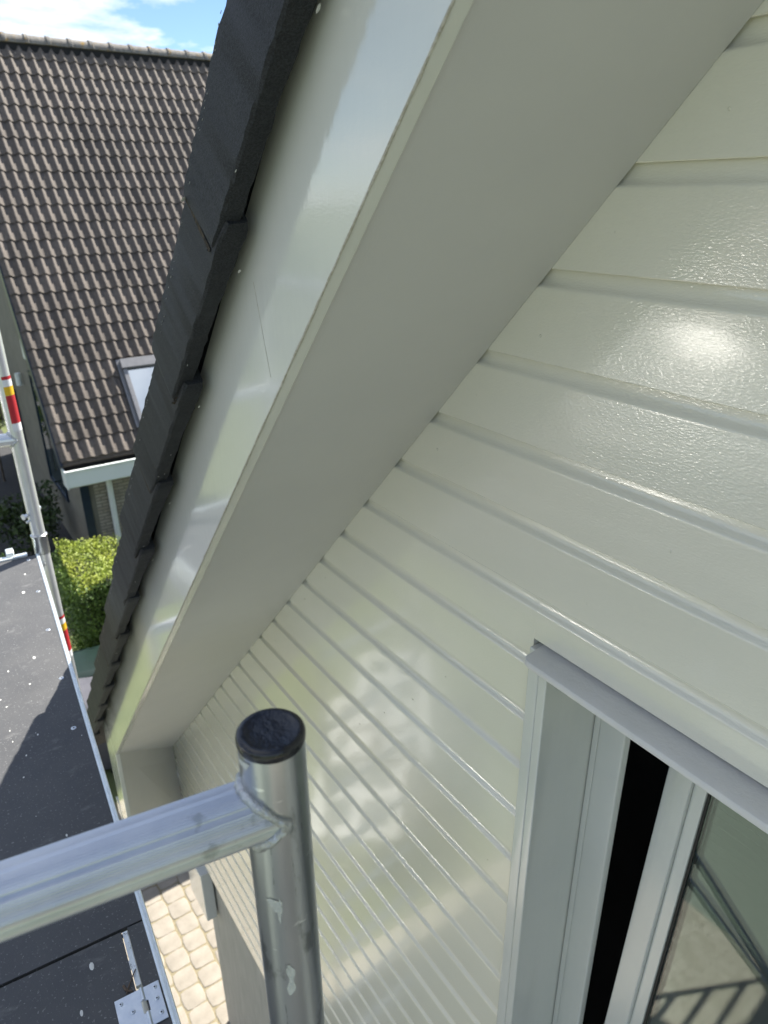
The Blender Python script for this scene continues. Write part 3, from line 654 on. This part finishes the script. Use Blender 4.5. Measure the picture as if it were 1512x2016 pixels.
# snapped twig lying on the trapdoor
twig = MB(); pts = [DP(1.925, .034, .002), DP(1.938, .043, .0025), DP(1.950, .051, .0025), DP(1.962, .058, .002)]
for a, b in zip(pts[:-1], pts[1:]): twig.tube(a, b, .0012, 6)
twig.tube(DP(1.944, .060, .001), DP(1.956, .057, .0015), .0024, 6); twig.tube(DP(1.956, .057, .0015), DP(1.962, .048, .001), .002, 6)
tag(twig.build('twig', M['brown']), 'small snapped brown twig lying on the trapdoor beside the hinge', 'twig')

# ------------------------------------------------------------------ neighbour's house
nb = empty('neighbour_house', (-16.5, 4.0, 0), 'house with steep brown tiled roof, roof window and white gutter beyond hedge', 'house')
NPT = R(55); nc, ns = math.cos(NPT), math.sin(NPT)
def NR(s, y, h=0.0):                                   # up the roof slope, world y, height off the plane
    return Vector((-12.0 - s*nc + h*ns, y, 2.35 + s*ns + h*nc))
NY0, NY1, NLEN = 0.89, 9.2, 8.0
rx, rz = -12.0 - NLEN*nc, 2.35 + NLEN*ns
nroof = MB().poly([NR(-.05, NY0+.03, -.10), NR(NLEN, NY0+.03, -.10), NR(NLEN, NY0+.03, -.02), NR(-.05, NY0+.03, -.02)], (0, NY1-NY0-.03, 0)).build('roof', M['ntile'], nb)
mx_ = lambda p: Vector((2*rx - p.x, p.y, p.z))
MB().poly([mx_(NR(-.05, NY0+.03, -.10)), mx_(NR(NLEN, NY0+.03, -.10)), mx_(NR(NLEN, NY0+.03, .03)), mx_(NR(-.05, NY0+.03, .03))], (0, NY1-NY0-.03, 0)).build('roof', M['ntile'], nb)
# wavy tile: one roll per tile
def wave(t): return .056*(0.5 - 0.5*math.cos(2*math.pi*((t + .06) % 1.0)))**1.9
CW, CL = .187, .3333
def tile_mesh(seed):
    rn = random.Random(seed); n = 14; rows = []; L = CL + .05
    for f, lift, thk in ((0, .032, -.020), (0, .032, 0), (.02, .034, 0), (1, .0, 0)):
        rows.append([(CW*(i/n)*1.02, f*L, lift + wave(i/n) + thk) for i in range(n + 1)])
    mb = MB()
    for a in range(3):
        for i in range(n): mb.add([rows[a][i], rows[a][i+1], rows[a+1][i+1], rows[a+1][i]], [(0,1,2,3)])
    import bmesh
    me = mb.mesh('roof_tile', M['ntile'], smooth=True)
    bm = bmesh.new(); bm.from_mesh(me); bmesh.ops.remove_doubles(bm, verts=bm.verts[:], dist=1e-5); bm.to_mesh(me); bm.free()
    for p in me.polygons: p.use_smooth = True
    try: me.set_sharp_from_angle(angle=R(50))
    except Exception: pass
    return me
tms = [tile_mesh(i) for i in range(3)]
tmat = Matrix(((0, -nc, ns), (1, 0, 0), (0, ns, nc))).to_4x4()   # columns: across (+y), up the slope, off the plane
rest = MB(); rn = random.Random(31); cnt = 0
SKY = (2.28, 3.10, .41, 1.59)                         # roof window: y0, y1, s0, s1
for r_ in range(24):
    cmin = max(0, int((r_ - 13)*6/11)); cmax = 8 + int(19*r_/24)
    for c_ in range(int((NY1 - NY0)/CW)):
        y = NY0 + c_*CW; s = r_*CL
        if SKY[0] - .10 < y + CW/2 < SKY[1] + .10 and SKY[2] - .10 < s + CL/2 < SKY[3] + .06: continue
        jm = Matrix.Translation(NR(s + rn.uniform(-.004, .004), y + rn.uniform(-.003, .003), rn.uniform(-.002, .002))) @ tmat @ Matrix.Rotation(rn.uniform(-.012, .012), 4, 'Z') @ Matrix.Rotation(rn.uniform(-.008, .008), 4, 'X')
        if r_ < 22 and cmin <= c_ <= cmax and cnt < 299:
            o = bpy.data.objects.new('roof_tile', rn.choice(tms)); COL.objects.link(o); o.parent = nroof
            o.matrix_basis = jm; cnt += 1
        else:
            me = tms[0]; rest.add([jm @ v.co for v in me.vertices], [tuple(p.vertices) for p in me.polygons])
ro = rest.build('roof_tile_field', M['ntile'], nroof, smooth=True, angle=50, recalc=False); stuff(ro)
# ridge tiles
for k in range(22):
    y = NY0 - .02 + k*.385; rings = []
    for f, g in ((0, 1.10), (.06, 1.10), (.07, 1.0), (.40, .95)):
        rings.append([Vector((rx + math.cos(a)*.15*g, y + f, rz + .01 + math.sin(a)*.15*g)) for a in [math.pi*q/10 for q in range(11)]] + [Vector((rx - .12, y + f, rz + .0)), Vector((rx + .12, y + f, rz + .0))])
    MB().loft(rings).build('ridge_tile', M['ridge'], nroof, smooth=True, angle=45)
MB().box((rx-.11, NY0+.03, rz-.16), (rx+.11, NY1-.03, rz+.03)).build('ridge_gap_strip', M['black'], nroof)  # black strip paints the dark gap under the ridge tiles
# roof window
y0, y1, s0, s1 = SKY
def rbox(ya, yb, sa, sb, h0, h1, nm, mt, par, bev=.004):
    return MB().hexa([NR(sa,ya,h0), NR(sa,yb,h0), NR(sb,yb,h0), NR(sb,ya,h0), NR(sa,ya,h1), NR(sa,yb,h1), NR(sb,yb,h1), NR(sb,ya,h1)]).build(nm, M[mt], par, bevel=bev)
sw = rbox(y0-.06, y1+.06, s0-.05, s1+.04, -.01, .05, 'roof_window', 'skyframe', nb)
rbox(y0, y0+.075, s0, s1-.17, .051, .125, 'frame', 'skyframe', sw); rbox(y1-.075, y1, s0, s1-.17, .051, .125, 'frame', 'skyframe', sw)
rbox(y0+.076, y1-.076, s0, s0+.075, .051, .115, 'frame', 'skyframe', sw); rbox(y0-.015, y1+.015, s1-.169, s1, .051, .165, 'top_cover', 'skyframe', sw)
rbox(y0+.076, y1-.076, s0+.076, s1-.17, .07, .09, 'pane', 'skyglass', sw, 0)
# walls
WY, WXN = 1.16, -12.36                                # gable plane, side wall plane
gx0, gx1 = 2*rx + 12.36, WXN
MB().poly([(gx0, WY, 0), (gx1, WY, 0), (gx1, WY, 2.2), (rx, WY, rz-.35), (gx0, WY, 2.2)], (0, .22, 0)).build('gable_wall', M['render'], nb)
MB().box((WXN-.22, WY+.221, 0), (WXN, NY1-.2, 2.25)).build('side_wall', M['nbrick'], nb)
MB().box((WXN-.002, WY-.01, 0), (WXN+.03, WY+.13, 2.18)).build('corner_post', M['navy'], nb)
MB().box((gx0, NY1-.5, 0), (WXN-.23, NY1-.3, 2.2)).build('rear_wall', M['render'], nb)
# verge board under the tile edge
MB().hexa([NR(-.04, NY0-.02, -.20), NR(NLEN, NY0-.02, -.20), NR(NLEN, NY0+.02, -.20), NR(-.04, NY0+.02, -.20), NR(-.04, NY0-.02, -.005), NR(NLEN, NY0-.02, -.005), NR(NLEN, NY0+.02, -.005), NR(-.04, NY0+.02, -.005)]).build('verge_board', M['navy'], nb)
# box gutter: front, floor and end with a hollow between
gz0, gz1, gxa = 1.93, 2.235, -11.86
gt = MB()
pr = [(gxa-.30, gz0), (gxa-.02, gz0), (gxa, gz0+.02), (gxa, gz1-.03), (gxa+.025, gz1-.02), (gxa+.025, gz1), (gxa-.025, gz1), (gxa-.025, gz0+.03), (gxa-.30, gz0+.03)]
gt.loft([[(x, NY0+.02, z) for x, z in pr], [(x, NY1, z) for x, z in pr]])
gut = gt.build('gutter', M['gutter'], nb)
MB().box((gxa-.42, NY0+.05, gz0+.06), (gxa-.31, NY1-.1, 2.32)).build('eave_gap_backing', M['black'], nb)  # black backing paints the darkness of the gap behind the gutter
MB().box((gxa-.27, NY0-.005, gz0-.001), (gxa+.026, NY0+.019, gz1+.002)).build('gutter_end', M['gutter'], gut, bevel=.004)
dp = MB().tube((WXN+.08, 1.63, .0), (WXN+.08, 1.63, 1.86), .05, 18).build('downpipe', M['gutter'], nb, smooth=True)
# gable windows and doors (navy frames, dark panes)
def nwin(x0, x1, z0, z1, nm='window', n=1):
    f = MB().box((x0, WY-.035, z0), (x1, WY+.001, z0+.07)).box((x0, WY-.035, z1-.07), (x1, WY+.001, z1)).box((x0, WY-.035, z0+.07), (x0+.07, WY+.001, z1-.07)).box((x1-.07, WY-.035, z0+.07), (x1, WY+.001, z1-.07)).build(nm, M['navy'], nb)
    MB().box((x0+.071, WY-.015, z0+.071), (x1-.071, WY-.002, z1-.071)).build('pane', M['glassdark'], f)
nwin(-15.75, -14.35, 4.45, 5.35); nwin(-15.3, -13.7, 1.0, 3.25, 'window'); nwin(-19.6, -18.0, .9, 2.3, 'window')
MB().box((-14.95, WY-.10, 3.55), (-14.35, WY-.02, 4.25)).build('wall_panel', M['gutter'], nb, bevel=.01)
lamp = MB().tube((-16.35, WY-.09, 2.75), (-16.35, WY-.09, 3.0), .06, 12).build('wall_lamp', M['gutter'], nb, smooth=True)

# ------------------------------------------------------------------ hedge, shrubs, trees
def leaves(n, place, size, mt, name, parent, seed=0):
    rn = random.Random(seed); vs = []; fs = []
    for i in range(n):
        p, nr = place(rn); s = size*rn.uniform(.6, 1.35)
        d = (Vector(nr)*.6 + Vector((rn.gauss(0,1), rn.gauss(0,1), rn.gauss(0,1)))*.55).normalized()
        a = d.orthogonal().normalized(); a = (Matrix.Rotation(rn.random()*6.28, 3, d) @ a); b = d.cross(a)
        o = len(vs); P = Vector(p)
        vs += [P - a*s, P - b*s*.45 + d*s*.12, P + a*s, P + b*s*.45 + d*s*.12]; fs.append((o, o+1, o+2, o+3))
    me = bpy.data.meshes.new(name); me.from_pydata([tuple(v) for v in vs], [], fs); me.materials.append(M[mt])
    o = bpy.data.objects.new(name, me); COL.objects.link(o); attach(o, parent); stuff(o); return o
HX0, HX1, HY0, HY1, HZ = -9.95, -8.62, .28, 6.5, 1.80
hedge = empty('hedge', ((HX0+HX1)/2, (HY0+HY1)/2, 0), 'clipped box hedge with sunlit yellow green top before the neighbouring house', 'hedge')
MB().box((HX0+.10, HY0+.10, 0), (HX1-.10, HY1-.1, HZ-.10)).build('core', M['core'], hedge)
def lump(x, y): return .05*math.sin(x*3.1 + y*2.3) + .05*math.sin(y*4.7 - x*1.9) + .03*math.sin(y*9 + x*7)
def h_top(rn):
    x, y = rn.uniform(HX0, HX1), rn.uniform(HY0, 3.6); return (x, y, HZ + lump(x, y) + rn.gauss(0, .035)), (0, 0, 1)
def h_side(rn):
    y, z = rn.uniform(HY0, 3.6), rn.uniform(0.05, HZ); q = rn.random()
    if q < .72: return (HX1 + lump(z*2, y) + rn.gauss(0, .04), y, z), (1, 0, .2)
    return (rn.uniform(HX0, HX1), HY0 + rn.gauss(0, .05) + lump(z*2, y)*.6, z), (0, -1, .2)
leaves(26000, h_top, .017, 'leafy', 'lit_top_foliage', hedge, 1); leaves(26000, h_side, .022, 'leaf', 'shaded_side_foliage', hedge, 2)  # paler leaves on top, darker on sides: sun and shade put into colour

def shrub(name, loc, rad, hgt, n, size, mt, label, cat, trunk=.06, seed=0, group=None):
    e = empty(name, loc, label, cat, group); L = Vector(loc); rn0 = random.Random(seed)
    MB().tube(L, L + Vector((.05, .03, hgt*.55)), trunk, 10, r2=trunk*.45).build('trunk', M['bark'], e, smooth=True)
    cl = [(Vector((rn0.gauss(0, rad*.45), rn0.gauss(0, rad*.45), hgt*rn0.uniform(.35, .95))), rad*rn0.uniform(.28, .5)) for _ in range(16)]
    for c, r in cl[:7]: MB().tube(L + Vector((0, 0, hgt*.35)), L + c, trunk*.4, 7, r2=trunk*.12).build('limb', M['bark'], e, smooth=True)
    def pl_(rn):
        c, r = rn.choice(cl); d = Vector((rn.gauss(0,1), rn.gauss(0,1), rn.gauss(0,1))).normalized(); return L + c + d*r*rn.uniform(.55, 1.08), d
    leaves(n, pl_, size, mt, 'crown', e, seed); return e
shrub('garden_shrub', (-24.5, 1.35, 0), 1.3, 2.3, 3000, .09, 'leaf', 'bright green shrub in sun past the far corner of the tiled house', 'shrub', seed=3)
shrub('garden_tree', (-33, 2.6, 0), 2.6, 5.5, 5000, .14, 'leafd', 'tall dark green tree behind the bright shrub and tiled house', 'tree', .14, seed=4)
shrub('wall_shrub', (-18.6, .55, 0), .45, 2.9, 900, .07, 'leafy', 'slim yellow leaved shrub against the olive gable wall', 'shrub', .03, seed=5)
shrub('border_shrub', (-14.0, .35, 0), .7, 1.1, 2200, .05, 'leafd', 'low dark shrub in shade at the foot of the olive gable', 'shrub', .03, seed=6)
shrub('border_shrub', (-11.3, .0, 0), .75, 1.0, 2200, .05, 'leafd', 'low dark shrub in shade beside the end of the hedge', 'shrub', .03, seed=8)

# ------------------------------------------------------------------ wheelie bins beside the path
def bin_(loc, rz, body, lid, label):
    e = empty('wheelie_bin', loc, label, 'bin', None); L = Vector(loc); c, s = math.cos(rz), math.sin(rz)
    T = lambda x, y, z: L + Vector((x*c - y*s, x*s + y*c, z))
    def ring(hx, hy, z, y0=0, r=.05):
        pts = []
        for sx, sy in ((1,1),(-1,1),(-1,-1),(1,-1)):
            for q in range(4):
                a = math.atan2(sy, sx) - math.pi/4 + q*math.pi/6
                pts.append(T(sx*(hx-r) + r*math.cos(a), y0 + sy*(hy-r) + r*math.sin(a), z))
        return pts
    MB().loft([ring(.22,.26,.06), ring(.23,.28,.10), ring(.28,.34,.95), ring(.30,.36,.96), ring(.30,.36,1.0)]).build('body', M[body], e, smooth=True, angle=40)
    MB().loft([ring(.305,.365,1.002), ring(.315,.375,1.01), ring(.315,.375,1.03), ring(.27,.33,1.065, 0, .07), ring(.22,.28,1.07, 0, .07)]).build('lid', M[lid], e, smooth=True, angle=30)
    MB().tube(T(-.22, .38, 1.01), T(.22, .38, 1.01), .016, 10).build('handle', M[lid], e, smooth=True)
    for sx in (-1, 1): MB().tube(T(sx*.25, .24, .10), T(sx*.30, .24, .10), .10, 20).build('wheel', M['rubber'], e, smooth=True, angle=40)
bin_((-7.50, .0, .004), R(-22), 'bingrey', 'bingrey', 'grey wheelie bin with rounded grey lid standing near the hedge')
bin_((-8.12, .22, .004), R(-10), 'bingreen', 'bingreen', 'dark green wheelie bin standing between the hedge and the grey bin')

# unseen shed, added behind our house to cast the shadow on the path
shed = empty('shade_shed', (-7.2, 3.4, 0), 'unseen dark timber shed, added to shade the paved side path', 'shed')
MB().box((-8.1, 1.55, 0), (-6.15, 5.4, 2.35)).build('wall', M['shed'], shed)
MB().box((-8.2, 1.42, 2.351), (-5.98, 5.5, 2.47)).build('roof', M['asph'], shed)

# ------------------------------------------------------------------ across the garden (what the gloss paint and glass mirror)
op = empty('opposite_house', (-10, -19, 0), 'buff brick house with white garage door across the paved forecourt', 'house')
MB().box((-19, -24, 0), (-1, -17.0, 3.0)).build('wall', M['obrick'], op)
MB().poly([(-19.4, -16.5, 2.95), (-19.4, -20.5, 7.2), (-19.4, -24.5, 2.95)], (18.8, 0, 0)).build('roof', M['ntile'], op)
refl = empty('reflector', (-10.3, -15.0, 0), 'glasshouse of sloping panes and white bars, unseen, added to glint in the boards', 'reflector')  # unseen, added and tilted to throw a sun glint onto the boards
ga = R(-11.4)
def GP(x, y, z): return Vector((-10.3 + x*math.cos(ga) - y*math.sin(ga), -15.0 + x*math.sin(ga) + y*math.cos(ga), z))
for k in range(6):
    x = -2.7 + k*.9
    MB().poly([GP(x, 0, .62), GP(x+.86, 0, .62), GP(x+.86, -1.58, 3.10), GP(x, -1.58, 3.10)], (0, -.016, -.012)).build('pane', M['glintglass'], refl)
    MB().poly([GP(x-.04, .03, .60), GP(x, .03, .60), GP(x, -1.60, 3.14), GP(x-.04, -1.60, 3.14)], (0, -.05, -.03)).build('glazing_bar', M['white'], refl)
MB().hexa([GP(-2.75,-.1,0), GP(2.75,-.1,0), GP(2.75,.03,0), GP(-2.75,.03,0), GP(-2.75,-.1,.6), GP(2.75,-.1,.6), GP(2.75,.03,.6), GP(-2.75,.03,.6)]).build('base_wall', M['wallwhite'], refl)
MB().hexa([GP(-2.75,-1.9,0), GP(2.75,-1.9,0), GP(2.75,-1.78,0), GP(-2.75,-1.78,0), GP(-2.75,-1.9,3.1), GP(2.75,-1.9,3.1), GP(2.75,-1.78,3.1), GP(-2.75,-1.78,3.1)]).build('rear_wall', M['wallwhite'], refl)
# unseen glazed doors on trestles, added to mirror a bright grid in the boards
def mirrored_door(cx, cy, rz, label):
    e = empty('reflection_door', (cx, cy, 0), label, 'door', 'white glazed doors added for their reflection')
    c, s = math.cos(rz), math.sin(rz); T = lambda x, y, z: Vector((cx + x*c - y*s, cy + x*s + y*c, z))
    def bx(x0, x1, y0, y1, z0, z1, nm, mt): MB().hexa([T(x0,y0,z0), T(x1,y0,z0), T(x1,y1,z0), T(x0,y1,z0), T(x0,y0,z1), T(x1,y0,z1), T(x1,y1,z1), T(x0,y1,z1)]).build(nm, M[mt], e)
    for y0, y1 in ((-.44, -.32), (.32, .44)): bx(-1.0, 1.0, y0, y1, .80, .845, 'stile', 'doorwhite')
    for k in range(5): x = -1.0 + k*.47; bx(x, x + .12, -.319, .319, .80, .845, 'rail', 'doorwhite')
    bx(-.88, .88, -.045, .045, .805, .84, 'muntin', 'doorwhite')
    bx(-.995, .995, -.435, .435, .785, .7995, 'pane', 'glassdark')
    for x in (-.7, .7):
        bx(x-.03, x+.03, -.5, .5, .70, .7845, 'trestle_beam', 'shed')
        for y in (-.45, .45):
            for dx in (-.22, .22): MB().tube(T(x+dx, y, 0), T(x, y, .72), .022, 8).build('trestle_leg', M['shed'], e)
mirrored_door(-4.95, -2.15, R(38), 'unseen white glazed door on trestles, added to mirror in the boards')
mirrored_door(-5.52, -2.92, R(38), 'unseen white glazed door on trestles, added to mirror in the boards')
f = MB().box((-6.9, -16.995, .9), (-3.6, -16.93, 2.4)).build('window', M['white'], op); MB().box((-6.75, -16.93, 1.02), (-3.75, -16.92, 2.28)).build('pane', M['glassdark'], f)
f = MB().box((-17.6, -16.995, .9), (-14.9, -16.93, 2.4)).build('window', M['white'], op); MB().box((-17.45, -16.93, 1.02), (-15.05, -16.92, 2.28)).build('pane', M['glassdark'], f)
shrub('round_tree', (-20.5, -9.5, 0), 2.2, 5.0, 4500, .13, 'leaf', 'round green tree standing on the lawn beyond the forecourt', 'tree', .13, seed=11)
shrub('spreading_tree', (3.5, -13.0, 0), 2.6, 6.0, 5000, .14, 'leaf', 'spreading green tree beside the opposite brick house', 'tree', .15, seed=12)
